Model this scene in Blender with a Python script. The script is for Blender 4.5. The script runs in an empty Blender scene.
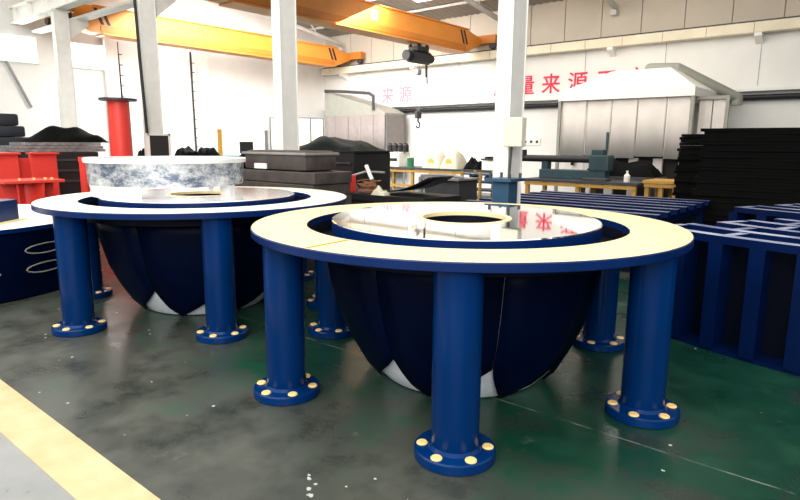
import bpy, bmesh, math, random
from mathutils import Vector, Matrix
R = math.radians
PI = math.pi
S = bpy.context.scene
C = S.collection
random.seed(7)

# ------------------------------------------------------------------ camera
cam_d = bpy.data.cameras.new('camera')
cam_d.sensor_width = 36.0
cam_d.lens = 590.7 / 800 * 36
cam_d.clip_end = 200
cam = bpy.data.objects.new('camera', cam_d)
C.objects.link(cam)
cam.matrix_world = (Matrix.Translation((0, 0, 1.6)) @ Matrix.Rotation(R(39.93), 4, 'Z')
                    @ Matrix.Rotation(PI / 2 - 0.1783, 4, 'X') @ Matrix.Rotation(0.0065, 4, 'Z'))
S.camera = cam

# ------------------------------------------------------------------ world, lights, exposure
S.view_settings.view_transform = 'Standard'
S.view_settings.look = 'None'
S.view_settings.gamma = 1.0
S.view_settings.exposure = 0.5
S.view_settings.use_curve_mapping = False
world = bpy.data.worlds.new('overcast')
S.world = world
world.use_nodes = True
wn = world.node_tree.nodes
wl = world.node_tree.links
bg = wn['Background']
tc = wn.new('ShaderNodeTexCoord')
sp = wn.new('ShaderNodeSeparateXYZ')
rp = wn.new('ShaderNodeValToRGB')
rp.color_ramp.elements[0].position = 0.0
rp.color_ramp.elements[0].color = (0.06, 0.07, 0.09, 1)
rp.color_ramp.elements[1].position = 0.9
rp.color_ramp.elements[1].color = (1.0, 0.98, 0.92, 1)
wl.new(tc.outputs['Generated'], sp.inputs[0])
wl.new(sp.outputs['Z'], rp.inputs[0])
wl.new(rp.outputs[0], bg.inputs[0])
bg.inputs[1].default_value = 1.25


def area(name, loc, aim, sx, sy, power, col=(1, 1, 1)):
    d = bpy.data.lights.new(name, 'AREA')
    d.shape = 'RECTANGLE'
    d.size, d.size_y = sx, sy
    d.energy = power
    d.color = col
    o = bpy.data.objects.new(name, d)
    C.objects.link(o)
    o.location = loc
    v = Vector(aim) - Vector(loc)
    o.rotation_euler = v.to_track_quat('-Z', 'Y').to_euler()
    return o


area('roof_fill_daylight', (-13.5, 10.5, 5.3), (-14.6, 12.2, 1.5), 7, 4, 1000, (1.0, 0.98, 0.95))
area('roof_fill_daylight', (-5.5, 11.0, 5.3), (-5.5, 13.6, 1.0), 8, 4, 250, (1.0, 0.94, 0.84))
area('roof_fill_daylight', (-6.0, -1.0, 7.0), (-7.5, 5.0, 1.5), 12, 5, 520, (1.0, 0.97, 0.90))  # fill lamp added above the near bay for columns and ring tops
area('front_fill_light', (3.0, -5.0, 5.0), (-7.5, 8.0, 3.0), 9, 5, 680, (1.0, 0.98, 0.94))  # unseen fill lamp added behind the camera to brighten the columns

# ------------------------------------------------------------------ materials
MATS = {}


def mat(name, col, rough=0.5, metal=0.0, emit=None, es=1.0, var=0.0, scale=4.0, col2=None, bump=0.0, coat=0.0, spec=0.5):
    if name in MATS:
        return MATS[name]
    m = bpy.data.materials.new(name)
    m.use_nodes = True
    nt = m.node_tree
    b = nt.nodes['Principled BSDF']
    b.inputs['Base Color'].default_value = (*col, 1)
    b.inputs['Roughness'].default_value = rough
    b.inputs['Metallic'].default_value = metal
    b.inputs['Coat Weight'].default_value = coat
    b.inputs['Specular IOR Level'].default_value = spec
    tcn = nt.nodes.new('ShaderNodeTexCoord')
    nz = nt.nodes.new('ShaderNodeTexNoise')
    nz.inputs['Scale'].default_value = scale
    nz.inputs['Detail'].default_value = 6
    nt.links.new(tcn.outputs['Object'], nz.inputs['Vector'])
    if var or col2:
        r = nt.nodes.new('ShaderNodeValToRGB')
        r.color_ramp.elements[0].position = 0.35
        r.color_ramp.elements[1].position = 0.65
        c2 = col2 if col2 else tuple(max(0, c * (1 - var)) for c in col)
        r.color_ramp.elements[0].color = (*c2, 1)
        r.color_ramp.elements[1].color = (*col, 1)
        nt.links.new(nz.outputs['Fac'], r.inputs[0])
        nt.links.new(r.outputs[0], b.inputs['Base Color'])
    if bump:
        bp = nt.nodes.new('ShaderNodeBump')
        bp.inputs['Strength'].default_value = bump
        bp.inputs['Distance'].default_value = 0.02
        nt.links.new(nz.outputs['Fac'], bp.inputs['Height'])
        nt.links.new(bp.outputs[0], b.inputs['Normal'])
    if emit:
        b.inputs['Emission Color'].default_value = (*emit, 1)
        b.inputs['Emission Strength'].default_value = es
    MATS[name] = m
    return m


NAVY = mat('navy_paint', (0.0001, 0.024, 0.118), 0.22, var=0.15, scale=3, spec=0.14)
DNAVY = mat('navy_paint_dull', (0.0001, 0.0030, 0.020), 0.42, var=0.3, scale=3, spec=0.06)
RIM = mat('navy_rim', (0.0002, 0.016, 0.10), 0.3, var=0.2, scale=5, spec=0.3)
CREAM = mat('cream_machined_face', (0.90, 0.745, 0.41), 0.42, var=0.05, scale=3)
CREAM2 = mat('pale_cream_face', (0.93, 0.88, 0.74), 0.42, var=0.05, scale=3)
CAP = mat('cream_cap', (0.92, 0.62, 0.24), 0.4)
MIRROR = mat('polished_steel', (0.84, 0.85, 0.87), 0.035, 1.0)
LINER = mat('bare_liner', (0.86, 0.90, 0.97), 0.35, 0.0, var=0.18, scale=7)
WHITE = mat('white_paint', (0.80, 0.79, 0.76), 0.55, var=0.05, scale=2)
COLW = mat('column_white', (0.88, 0.86, 0.81), 0.5, var=0.07, scale=6)
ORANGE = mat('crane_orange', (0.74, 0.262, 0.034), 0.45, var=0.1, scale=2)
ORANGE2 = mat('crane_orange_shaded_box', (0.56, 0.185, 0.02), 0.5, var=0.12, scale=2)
BLACK = mat('black_paint', (0.008, 0.008, 0.009), 0.55)
RUBBER = mat('black_rubber', (0.0028, 0.0028, 0.0028), 0.85, var=0.3, scale=8, spec=0.12)
TARP = mat('dark_tarp', (0.003, 0.0035, 0.0035), 0.6, var=0.4, scale=6, bump=0.3, spec=0.05)
TARPG = mat('green_black_tarp', (0.005, 0.014, 0.011), 0.6, var=0.5, scale=6, bump=0.3, spec=0.15)
RED = mat('red_oxide_paint', (0.78, 0.055, 0.040), 0.45, var=0.12, scale=3)
REDT = mat('red_lettering', (0.75, 0.03, 0.09), 0.6)
PINKT = mat('glare_pink_lettering', (0.78, 0.33, 0.39), 0.7, var=0.2, scale=12)  # pink copy of the red lettering, glare put into the colour
PINKF = mat('glare_pale_lettering', (0.80, 0.66, 0.66), 0.7, var=0.15, scale=12)  # palest copy, stronger glare painted into the lettering colour
GREYB = mat('grey_brown_steel', (0.075, 0.06, 0.055), 0.5, var=0.4, scale=6)
GREYM = mat('mid_grey_metal', (0.32, 0.32, 0.32), 0.45, 0.3, var=0.2)
DGREY = mat('dark_grey_metal', (0.05, 0.05, 0.055), 0.5, var=0.3)
ROOF = mat('roof_sheet_mat', (0.30, 0.27, 0.24), 0.6, var=0.1)
RAFT = mat('rafter_grey', (0.55, 0.53, 0.50), 0.5, var=0.1)
TAN = mat('upper_wall_panel', (0.56, 0.49, 0.40), 0.7, var=0.08, scale=1.0)
CURT = mat('curtain_grey', (0.26, 0.225, 0.215), 0.7, var=0.12, scale=5)
CURTW = mat('curtain_pale', (0.60, 0.56, 0.53), 0.75, var=0.08, scale=3)
HOODM = mat('hood_grey_green', (0.30, 0.30, 0.26), 0.5, var=0.1)
HOODW = mat('hood_white', (0.86, 0.83, 0.77), 0.5)
WOODO = mat('orange_timber', (0.55, 0.30, 0.06), 0.5, var=0.2, scale=6)
TEAL = mat('teal_machine', (0.025, 0.06, 0.075), 0.45, var=0.3)
BLUEG = mat('blue_machine', (0.03, 0.085, 0.16), 0.4, var=0.2)
BALE = mat('white_sack', (0.62, 0.59, 0.46), 0.7, var=0.1, bump=0.3)
YEL = mat('yellow_print', (0.80, 0.65, 0.18), 0.6)
GREEN = mat('green_can', (0.02, 0.16, 0.07), 0.4)
RUST = mat('rusty_wire', (0.30, 0.13, 0.06), 0.7)
GLOW = mat('daylit_window', (0.9, 0.9, 0.9), 0.3, emit=(1, 0.99, 0.96), es=7.0)
SKYL = mat('daylit_roof_strip', (0.9, 0.9, 0.9), 0.3, emit=(1, 0.99, 0.95), es=5.0)


def film_mat():
    m = bpy.data.materials.new('film_wrapped_steel')
    m.use_nodes = True
    nt = m.node_tree
    b = nt.nodes['Principled BSDF']
    t = nt.nodes.new('ShaderNodeTexCoord')
    n = nt.nodes.new('ShaderNodeTexNoise')
    n.inputs['Scale'].default_value = 5
    n.inputs['Detail'].default_value = 12
    n.inputs['Roughness'].default_value = 0.8
    mp = nt.nodes.new('ShaderNodeMapping')
    mp.inputs['Scale'].default_value = (1, 1, 1.6)
    r = nt.nodes.new('ShaderNodeValToRGB')
    r.color_ramp.elements[0].position = 0.42
    r.color_ramp.elements[0].color = (0.12, 0.16, 0.24, 1)
    r.color_ramp.elements[1].position = 0.60
    r.color_ramp.elements[1].color = (0.86, 0.88, 0.90, 1)
    nt.links.new(t.outputs['Object'], mp.inputs[0])
    nt.links.new(mp.outputs[0], n.inputs['Vector'])
    nt.links.new(n.outputs['Fac'], r.inputs[0])
    nt.links.new(r.outputs[0], b.inputs['Base Color'])
    b.inputs['Metallic'].default_value = 0.55
    b.inputs['Roughness'].default_value = 0.22
    bp = nt.nodes.new('ShaderNodeBump')
    bp.inputs['Strength'].default_value = 0.5
    bp.inputs['Distance'].default_value = 0.02
    nt.links.new(n.outputs['Fac'], bp.inputs['Height'])
    nt.links.new(bp.outputs[0], b.inputs['Normal'])
    return m


FILM = film_mat()


def floor_mat():
    m = bpy.data.materials.new('worn_green_grey_floor')
    m.use_nodes = True
    nt = m.node_tree
    L = nt.links
    N = nt.nodes.new
    b = nt.nodes['Principled BSDF']
    geo = N('ShaderNodeNewGeometry')
    sep = N('ShaderNodeSeparateXYZ')
    L.new(geo.outputs['Position'], sep.inputs[0])

    def noise(scale, detail=8, rough=0.6):
        n = N('ShaderNodeTexNoise')
        n.inputs['Scale'].default_value = scale
        n.inputs['Detail'].default_value = detail
        n.inputs['Roughness'].default_value = rough
        L.new(geo.outputs['Position'], n.inputs['Vector'])
        return n

    def ramp(src, p0, p1, c0=(0, 0, 0), c1=(1, 1, 1)):
        r = N('ShaderNodeValToRGB')
        r.color_ramp.elements[0].position = p0
        r.color_ramp.elements[1].position = p1
        r.color_ramp.elements[0].color = (*c0, 1)
        r.color_ramp.elements[1].color = (*c1, 1)
        L.new(src, r.inputs[0])
        return r.outputs[0]

    def mix(f, a, c, mode='MIX'):
        x = N('ShaderNodeMix')
        x.data_type = 'RGBA'
        x.blend_type = mode
        for s, v in ((x.inputs['Factor'], f), (x.inputs['A'], a), (x.inputs['B'], c)):
            if isinstance(v, tuple):
                s.default_value = (*v, 1)
            elif isinstance(v, (int, float)):
                s.default_value = v
            else:
                L.new(v, s)
        return x.outputs['Result']

    def math_(op, a, c=None):
        x = N('ShaderNodeMath')
        x.operation = op
        for i, v in enumerate((a, c)):
            if v is None:
                continue
            if isinstance(v, (int, float)):
                x.inputs[i].default_value = v
            else:
                L.new(v, x.inputs[i])
        return x.outputs[0]

    n1 = noise(1.3)
    n2 = noise(2.6, 10, 0.62)
    grey = ramp(n2.outputs['Fac'], 0.3, 0.75, (0.024, 0.029, 0.024), (0.105, 0.110, 0.092))
    green = ramp(n2.outputs['Fac'], 0.3, 0.75, (0.003, 0.026, 0.017), (0.008, 0.060, 0.034))
    # the green paint survives deeper in the bay, away from the walkway
    gy = N('ShaderNodeMapRange')
    gy.inputs['From Min'].default_value = 1.5
    gy.inputs['From Max'].default_value = 3.6
    gy.inputs['To Min'].default_value = -0.16
    gy.inputs['To Max'].default_value = 0.20
    L.new(sep.outputs['Y'], gy.inputs['Value'])
    gf = ramp(math_('ADD', n1.outputs['Fac'], gy.outputs[0]), 0.42, 0.62)
    col = mix(gf, grey, green)
    # walkway side of the stripe is bare pale concrete
    pale = ramp(n2.outputs['Fac'], 0.3, 0.7, (0.20, 0.205, 0.205), (0.29, 0.295, 0.29))
    wob = math_('MULTIPLY', math_('SUBTRACT', noise(9).outputs['Fac'], 0.5), 0.02)
    yy = math_('ADD', sep.outputs['Y'], wob)
    left = math_('LESS_THAN', sep.outputs['X'], -0.6)
    col = mix(math_('MULTIPLY', math_('LESS_THAN', yy, 0.93), left), col, pale)
    # scuffs and bright chips
    v = N('ShaderNodeTexVoronoi')
    v.inputs['Scale'].default_value = 7.0
    L.new(geo.outputs['Position'], v.inputs['Vector'])
    chip = math_('MULTIPLY', math_('LESS_THAN', v.outputs['Distance'], 0.07), math_('GREATER_THAN', noise(2.7).outputs['Fac'], 0.52))
    col = mix(math_('MULTIPLY', chip, 0.9), col, (0.55, 0.56, 0.52))
    sm = ramp(noise(3.1, 12, 0.75).outputs['Fac'], 0.62, 0.72)
    col = mix(math_('MULTIPLY', sm, 0.30), col, (0.22, 0.22, 0.20))
    # painted seam in the concrete
    for yc, w in ((3.12, 0.006), (7.1, 0.008)):
        d = math_('ABSOLUTE', math_('SUBTRACT', math_('ADD', sep.outputs['Y'], math_('MULTIPLY', wob, 0.6)), yc))
        f = math_('MULTIPLY', math_('LESS_THAN', d, w), ramp(noise(5, 6).outputs['Fac'], 0.42, 0.58))
        col = mix(math_('MULTIPLY', f, 0.6), col, (0.26, 0.27, 0.24))
    L.new(col, b.inputs['Base Color'])
    rr = ramp(n2.outputs['Fac'], 0.3, 0.7, (0.22, 0.22, 0.22), (0.42, 0.42, 0.42))
    L.new(rr, b.inputs['Roughness'])
    bp = N('ShaderNodeBump')
    bp.inputs['Strength'].default_value = 0.12
    bp.inputs['Distance'].default_value = 0.01
    L.new(n2.outputs['Fac'], bp.inputs['Height'])
    L.new(bp.outputs[0], b.inputs['Normal'])
    return m


def stripe_mat():
    return mat('cream_floor_stripe', (0.60, 0.39, 0.20), 0.5, col2=(0.66, 0.47, 0.28), scale=5)


# ------------------------------------------------------------------ mesh helpers
class MB:
    def __init__(s):
        s.bm = bmesh.new()
        s.mi = 0

    def _new(s, verts):
        fs = set()
        for v in verts:
            fs.update(v.link_faces)
        for f in fs:
            f.material_index = s.mi

    def box(s, c, size, rz=0, bevel=0.0, rx=0, ry=0):
        r = bmesh.ops.create_cube(s.bm, size=1)
        vs = r['verts']
        bmesh.ops.scale(s.bm, vec=size, verts=vs)
        s._new(vs)
        if bevel:
            es = list({e for v in vs for e in v.link_edges})
            rb = bmesh.ops.bevel(s.bm, geom=es, offset=bevel, segments=2, affect='EDGES', profile=0.6)
            vs = list({v for f in rb['faces'] for v in f.verts} | {v for v in vs if v.is_valid})
            s._new(vs)
        m = Matrix.Translation(c) @ Matrix.Rotation(rz, 4, 'Z') @ Matrix.Rotation(ry, 4, 'Y') @ Matrix.Rotation(rx, 4, 'X')
        bmesh.ops.transform(s.bm, matrix=m, verts=vs)
        return s

    def rod(s, p0, p1, r, seg=12, r2=None):
        p0, p1 = Vector(p0), Vector(p1)
        d = p1 - p0
        q = d.to_track_quat('Z', 'Y').to_matrix().to_4x4()
        m = Matrix.Translation((p0 + p1) / 2) @ q
        x = bmesh.ops.create_cone(s.bm, cap_ends=True, segments=seg, radius1=r, radius2=r if r2 is None else r2, depth=d.length, matrix=m)
        s._new(x['verts'])
        return s

    def tube(s, pts, r, seg=8):
        for a, b in zip(pts[:-1], pts[1:]):
            s.rod(a, b, r, seg)
        for p in pts[1:-1]:
            x = bmesh.ops.create_uvsphere(s.bm, u_segments=seg, v_segments=6, radius=r, matrix=Matrix.Translation(p))
            s._new(x['verts'])
        return s

    def lathe(s, prof, seg=64, c=(0, 0, 0), a0=0.0, a1=2 * PI, mats=None, closed=False):
        full = abs(a1 - a0 - 2 * PI) < 1e-6
        n = seg if full else seg + 1
        rings = []
        for r, z in prof:
            rings.append([s.bm.verts.new((c[0] + r * math.cos(a0 + (a1 - a0) * i / seg), c[1] + r * math.sin(a0 + (a1 - a0) * i / seg), c[2] + z)) for i in range(n)])
        m = len(prof)
        for j in range(m if closed else m - 1):
            A, B = rings[j], rings[(j + 1) % m]
            for i in range(seg):
                k = (i + 1) % n
                f = s.bm.faces.new((A[i], A[k], B[k], B[i]))
                f.material_index = mats[j] if mats else s.mi
        return s

    def prism(s, poly, h0, h1, axis='Z'):
        """poly of 2-d points, extruded between h0 and h1 along the axis"""
        def P(u, v, h):
            return {'Z': (u, v, h), 'Y': (u, h, v), 'X': (h, u, v)}[axis]
        a = [s.bm.verts.new(P(u, v, h0)) for u, v in poly]
        b = [s.bm.verts.new(P(u, v, h1)) for u, v in poly]
        fs = [s.bm.faces.new(a), s.bm.faces.new(b[::-1])]
        n = len(poly)
        for i in range(n):
            fs.append(s.bm.faces.new((a[i], b[i], b[(i + 1) % n], a[(i + 1) % n])))
        for f in fs:
            f.material_index = s.mi
        return s

    def build(s, name, mats, parent=None, smooth=False, angle=35, loc=None):
        bmesh.ops.recalc_face_normals(s.bm, faces=s.bm.faces)
        me = bpy.data.meshes.new(name)
        s.bm.to_mesh(me)
        s.bm.free()
        if not isinstance(mats, (list, tuple)):
            mats = [mats]
        for m in mats:
            me.materials.append(m)
        if smooth:
            for p in me.polygons:
                p.use_smooth = True
            me.set_sharp_from_angle(angle=R(angle))
        o = bpy.data.objects.new(name, me)
        C.objects.link(o)
        if parent:
            o.parent = parent
        if loc:
            o.location = loc
        return o


def tag(o, label, cat, group=None, kind=None):
    o['label'] = label
    o['category'] = cat
    if group:
        o['group'] = group
    if kind:
        o['kind'] = kind
    return o


def thing(name, label, cat, loc=(0, 0, 0), rz=0, group=None):
    o = bpy.data.objects.new(name, None)
    o.empty_display_size = 0.1
    C.objects.link(o)
    o.location = loc
    o.rotation_euler = (0, 0, rz)
    return tag(o, label, cat, group)


def struct(o):
    o['kind'] = 'structure'
    return o


def dup(root, loc, rz=None, label=None):
    def rec(o, par):
        c = o.copy()
        C.objects.link(c)
        if par:
            c.parent = par
        for ch in [x for x in bpy.data.objects if x.parent == o]:
            rec(ch, c)
        return c
    r = rec(root, None)
    r.location = loc
    if rz is not None:
        r.rotation_euler.z = rz
    if label:
        r['label'] = label
    return r


def lump(w, d, h, seed, rough=0.35, n=18):
    """irregular heap, base on z=0"""
    rnd = random.Random(seed)
    ph = [rnd.uniform(0, 6.28) for _ in range(8)]
    mb = MB()
    g = []
    for j in range(n + 1):
        row = []
        for i in range(n + 1):
            u, v = i / n * 2 - 1, j / n * 2 - 1
            e = max(0, 1 - abs(u) ** 2.6) * max(0, 1 - abs(v) ** 2.6)
            k = 1 + rough * (math.sin(3.1 * u + ph[0]) * 0.5 + math.sin(5.3 * u + 2.2 * v + ph[1]) * 0.35 + math.sin(9 * v + 4 * u + ph[2]) * 0.2) - rough * 0.4
            row.append(mb.bm.verts.new((u * w / 2, v * d / 2, max(0.0, h * (e ** 0.55) * k))))
        g.append(row)
    for j in range(n):
        for i in range(n):
            mb.bm.faces.new((g[j][i], g[j][i + 1], g[j + 1][i + 1], g[j + 1][i]))
    border = [g[0][i] for i in range(n + 1)] + [g[j][n] for j in range(1, n + 1)] + [g[n][i] for i in range(n - 1, -1, -1)] + [g[j][0] for j in range(n - 1, 0, -1)]
    mb.bm.faces.new(border[::-1])
    return mb


# ------------------------------------------------------------------ setting
XE, YW = -18.2, 17.0
o = MB().box((-8, 5.6, -0.05), (28, 24, 0.1)).build('floor', floor_mat())
struct(o)
o = MB().prism([(-9.0, 1.16), (-2.0, 1.175), (-2.0, 0.935), (-9.0, 0.87)], 0.0, 0.004).build('trim_1', stripe_mat())
struct(o)
tag(o, 'cream painted stripe on the floor in the lower left corner', 'floor marking', kind='structure')

rnd = random.Random(3)
mb = MB()
for (xa, ya, xb, yb, n) in ((-2.02, 1.75, -1.60, 1.36, 16), (-0.95, 2.05, -0.62, 2.02, 9)):
    for k in range(n):
        u = k / n
        cx, cy = xa + (xb - xa) * u + rnd.uniform(-0.03, 0.03), ya + (yb - ya) * u + rnd.uniform(-0.02, 0.02)
        r = rnd.uniform(0.006, 0.018)
        mb.prism([(cx + r * rnd.uniform(0.5, 1.3) * math.cos(q), cy + r * rnd.uniform(0.4, 1.1) * math.sin(q)) for q in (0.2, 1.3, 2.5, 3.6, 4.8, 5.7)], 0.0, 0.002)
o = mb.build('trim_2', mat('paint_flake', (0.42, 0.43, 0.40), 0.6))
tag(o, 'pale flakes of peeling paint along cracks in the dark floor', 'paint flakes', kind='structure')

# wall on the text side: lower white part, upper tan panels with dimmer light near the roof put into the tan
mb = MB()
mb.box((-7.6, YW + 0.1, 2.2), (21.6, 0.2, 4.4))
wl_ = struct(mb.build('wall_right', WHITE))
mb = MB()
x = 3.0
while x > -18.2:
    mb.box((x - 0.55, YW + 0.10, 5.15), (1.08, 0.19, 1.48), bevel=0.008)
    x -= 1.1
mb.box((-7.6, YW + 0.13, 5.15), (21.6, 0.14, 1.5))
mb.build('upper_panel', TAN, wl_)
mb = MB()
for i in range(9):
    mb.box((1.5 - i * 2.2, YW - 0.004, 3.7), (0.015, 0.012, 1.3))
mb.build('seam', GREYM, wl_)

# end wall with the high window band
o = struct(MB().box((XE - 0.1, 6.6, 3.1), (0.2, 21.6, 6.2)).build('wall_left', WHITE))
for i, (y0, y1) in enumerate(((3.9, 6.45), (6.9, 8.25))):
    w = MB().box((XE + 0.02, (y0 + y1) / 2, 4.0), (0.06, y1 - y0, 0.72)).build('window_%d' % (i + 1), WHITE)
    struct(w)
    MB().box((XE + 0.055, (y0 + y1) / 2, 4.0), (0.02, y1 - y0 - 0.12, 0.6)).build('pane', GLOW, w)

# roof over the far bay: corrugated sheet falling to both sides of the ridge
mb = MB()


def roof_z(y):
    return 5.72 + (5.5 - abs(y - 11.5)) * 0.13


x = -18.3
top, bot = [], []
n = int(21.4 / 0.11)
for i in range(n + 1):
    xx = -18.3 + 21.4 * i / n
    dz = 0.025 if i % 2 else 0.0
    top.append([mb.bm.verts.new((xx, y, roof_z(y) + dz)) for y in (6.0, 11.5, 17.15)])
for i in range(n):
    for k in range(2):
        mb.bm.faces.new((top[i][k], top[i + 1][k], top[i + 1][k + 1], top[i][k + 1]))
ceil = struct(mb.build('ceiling', ROOF))
mod = ceil.modifiers.new('thick', 'SOLIDIFY')
mod.thickness = 0.03
mod.offset = 1
for i, xs in enumerate((-15.6, -11.75, -8.3, -4.9)):
    w = MB().box((0, 0, 0), (0.62, 2.5, 0.03)).build('window_%d' % (i + 3), SKYL)
    w.location = (xs, 13.95, roof_z(13.95) - 0.03)
    w.rotation_euler = (-math.atan(0.13), 0, 0)
    struct(w)

# ------------------------------------------------------------------ steelwork
labels = ['white steel column with a grey control box, right of centre', 'plain white steel column behind the grey steel pile, left of centre',
          'white steel column with a black cable running down it', 'white steel column at the far left beside the bright windows']


def column(xc, label, h=4.58):
    t = thing('steel_column', label, 'column', (xc, 6.0, 0), 0, 'row of white columns')
    mb = MB()
    mb.box((0, 0, h / 2), (0.17, 0.30, h), bevel=0.006).box((0, -0.153, h / 2), (0.19, 0.014, h)).box((0, 0.153, h / 2), (0.19, 0.014, h))
    mb.build('shaft', COLW, t)
    MB().box((0, 0, 0.015), (0.36, 0.42, 0.03)).build('base_plate', COLW, t)
    MB().box((0, 0, h + 0.0), (0.24, 0.40, 0.03)).build('cap_plate', COLW, t)
    return t


cols = [column(x, l) for x, l in zip((-3.43, -7.31, -11.41, -15.40), labels)]
# column brackets under the runway seen at the far left
for c_ in (cols[2], cols[3]):
    MB().prism([(0.165, 4.44), (0.62, 4.44), (0.62, 4.34), (0.165, 3.95)], -0.05, 0.05, 'X').build('bracket', COLW, c_)

# runway on the column row
t = thing('crane_runway', 'white runway beam with stiffeners on top of the column row at upper left', 'beam', (0, 6, 0))
mb = MB()
mb.box((-8.7, 0, 4.62), (19, 0.26, 0.03)).box((-8.7, 0, 5.0), (19, 0.26, 0.03)).box((-8.7, 0, 4.81), (19, 0.02, 0.36))
mb.build('web', COLW, t)
for i in range(19):
    MB().box((-18 + i, -0.06, 4.81), (0.02, 0.11, 0.35)).build('stiffener', COLW, t)
MB().box((-8.7, 0.46, 4.47), (19, 0.26, 0.06)).build('rail_plate', COLW, t)
MB().box((-8.7, 0.46, 4.52), (19, 0.06, 0.045)).build('rail', DGREY, t)
# runway on the wall
t = thing('crane_runway', 'cream runway beam running along the wall above the red lettering', 'beam', (0, 16.8, 0))
mb = MB()
mb.box((-7.6, 0, 4.37), (21, 0.28, 0.24), bevel=0.01)
mb.build('web', mat('runway_cream', (0.82, 0.73, 0.55), 0.5, var=0.12, scale=2), t)
MB().box((-7.6, 0.0, 4.515), (21, 0.10, 0.05)).build('rail', DGREY, t)
for xb in (-2.95, -6.5, -10.0, -13.5, -17.0):
    MB().prism([(0.19, 4.25), (-0.12, 4.25), (-0.12, 4.18), (0.19, 4.02)], xb - 0.08, xb + 0.08, 'X').build('bracket', COLW, t)
for i in range(20):
    MB().box((-17.6 + i * 1.04, -0.143, 4.37), (0.014, 0.006, 0.22)).build('joint', mat('joint_brown', (0.35, 0.28, 0.2), 0.6), t)

# rafters and purlins
t0 = None
rl = {-17.1: 'grey pipe rafter at the far end of the roof', -13.6: 'grey pipe rafter between the two orange cranes',
      -10.0: 'grey pipe rafter ending behind the central column', -6.5: 'grey pipe rafter with the bracket at upper right'}
for xr in (-17.1, -13.6, -10.0, -6.5):
    t = thing('roof_rafter', rl[xr], 'rafter', (xr, 11.5, 0), 0, 'pipe rafters')
    mb = MB()
    mb.tube([(0, 5.45, 5.33), (0, 0, 6.16), (0, -5.4, 5.38)], 0.075, 12)
    mb.build('top_pipe', RAFT, t, smooth=True)
    MB().box((0, 5.38, 5.17), (0.16, 0.22, 0.14)).build('seat_bracket', RAFT, t)
    for yy in (-4, -2.6, -1.2, 1.2, 2.6, 4):
        MB().rod((0, yy, roof_z(11.5 + yy) - 0.27), (0, yy * 0.94, roof_z(11.5 + yy) - 0.03), 0.025, 8).build('hanger', RAFT, t)
for i, yy in enumerate((7.2, 8.6, 10.0, 13.0, 14.4, 15.8)):
    o = MB().box((-7.6, yy, roof_z(yy) - 0.05), (21, 0.05, 0.07)).build('roof_purlin', RAFT)
    tag(o, 'long grey purlin under the roof sheeting', 'purlin', 'purlins under the roof')

# gable cladding band between roof and end wall top is part of the end wall


def crane(xc, z0, y0, y1, label):
    t = thing('overhead_crane', label, 'crane', (xc, 0, z0), 0, 'orange overhead cranes')
    mb = MB()
    w = 0.21
    prof = [(y0, 0.42), (y0 + 0.55, 0.06), (y0 + 0.75, 0.0), (y1 - 1.0, 0.0), (y1 - 0.75, 0.06), (y1, 0.34), (y1, 0.48), (y1 - 0.9, 0.66), (y0 + 0.6, 0.66), (y0, 0.56)]
    mb.prism(prof, -w, w, 'X')
    # lower flange and the recessed belly band
    mb.box((0, (y0 + y1) / 2, -0.012), (0.54, y1 - y0 - 2.0, 0.03))
    mb.box((0, (y0 + y1) / 2, 0.672), (0.52, y1 - y0 - 1.6, 0.025))
    mb.build('girder', ORANGE, t)
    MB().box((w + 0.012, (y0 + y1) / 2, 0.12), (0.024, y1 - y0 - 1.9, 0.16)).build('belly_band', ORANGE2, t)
    for yy in (y0 + 0.8, y1 - 1.25):
        for k in range(2):
            mb = MB()
            yk = yy + k * 0.17
            mb.prism([(yk, 0.62), (yk + 0.09, 0.62), (yk + 0.26, 0.22), (yk + 0.17, 0.22)], w - 0.01, w + 0.006, 'X')
            mb.build('warning_stripe', BLACK, t)
    for yy in (y0, y1):
        mb = MB()
        mb.box((0, yy, 0.45), (1.5, 0.24, 0.26), bevel=0.02)
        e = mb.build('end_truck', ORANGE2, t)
        for sx in (-0.6, 0.6):
            MB().rod((sx, yy - 0.05, 0.27), (sx, yy + 0.05, 0.27), 0.12, 20).build('wheel', DGREY, e)
    return t


cr1 = crane(-10.9, 4.40, 6.46, 16.8, 'nearer orange crane girder carrying the black hoist')
cr2 = crane(-16.7, 4.40, 6.46, 16.8, 'farther orange crane girder at left in front of the end wall')
o = MB().box((0.216, 11.7, 0.40), (0.01, 0.22, 0.22)).build('notice_plate', HOODW, cr1)

# hoist
t = thing('hoist', 'black electric hoist with hook hanging under the nearer crane', 'hoist', (-10.9, 13.8, 0))
mb = MB()
mb.rod((0, -0.42, 4.03), (0, 0.42, 4.03), 0.18, 20)
mb.rod((0, 0.42, 4.03), (0, 0.6, 4.03), 0.12, 16).rod((0, -0.42, 4.03), (0, -0.58, 4.03), 0.14, 16)
mb.build('drum_motor', BLACK, t, smooth=True)
mb = MB()
mb.box((0, 0, 4.24), (0.34, 0.5, 0.12))
for sy in (-0.18, 0.18):
    for sx in (-0.16, 0.16):
        mb.rod((sx - 0.02, sy, 4.30), (sx + 0.02, sy, 4.30), 0.07, 14)
mb.build('trolley', BLACK, t)
mb = MB()
mb.rod((0, -0.04, 4.0), (0, -0.04, 2.45), 0.008, 6).rod((0, 0.04, 4.0), (0, 0.04, 2.45), 0.008, 6)
mb.build('wire_rope', GREYM, t)
mb = MB()
mb.box((0, 0, 3.62), (0.10, 0.18, 0.16), bevel=0.02)
mb.build('limit_weight', GREYM, t)
mb = MB()
mb.box((0, 0, 2.42), (0.10, 0.22, 0.2), bevel=0.02).rod((0, 0, 2.32), (0, 0, 2.25), 0.03)
h = mb.build('hook_block', DGREY, t)
mb = MB()
pts = [(0, 0.0, 2.25)] + [(0, 0.085 * math.sin(a), 2.14 + 0.085 * math.cos(a)) for a in [R(d) for d in range(0, 260, 25)]]
mb.tube(pts, 0.022, 8)
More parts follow.
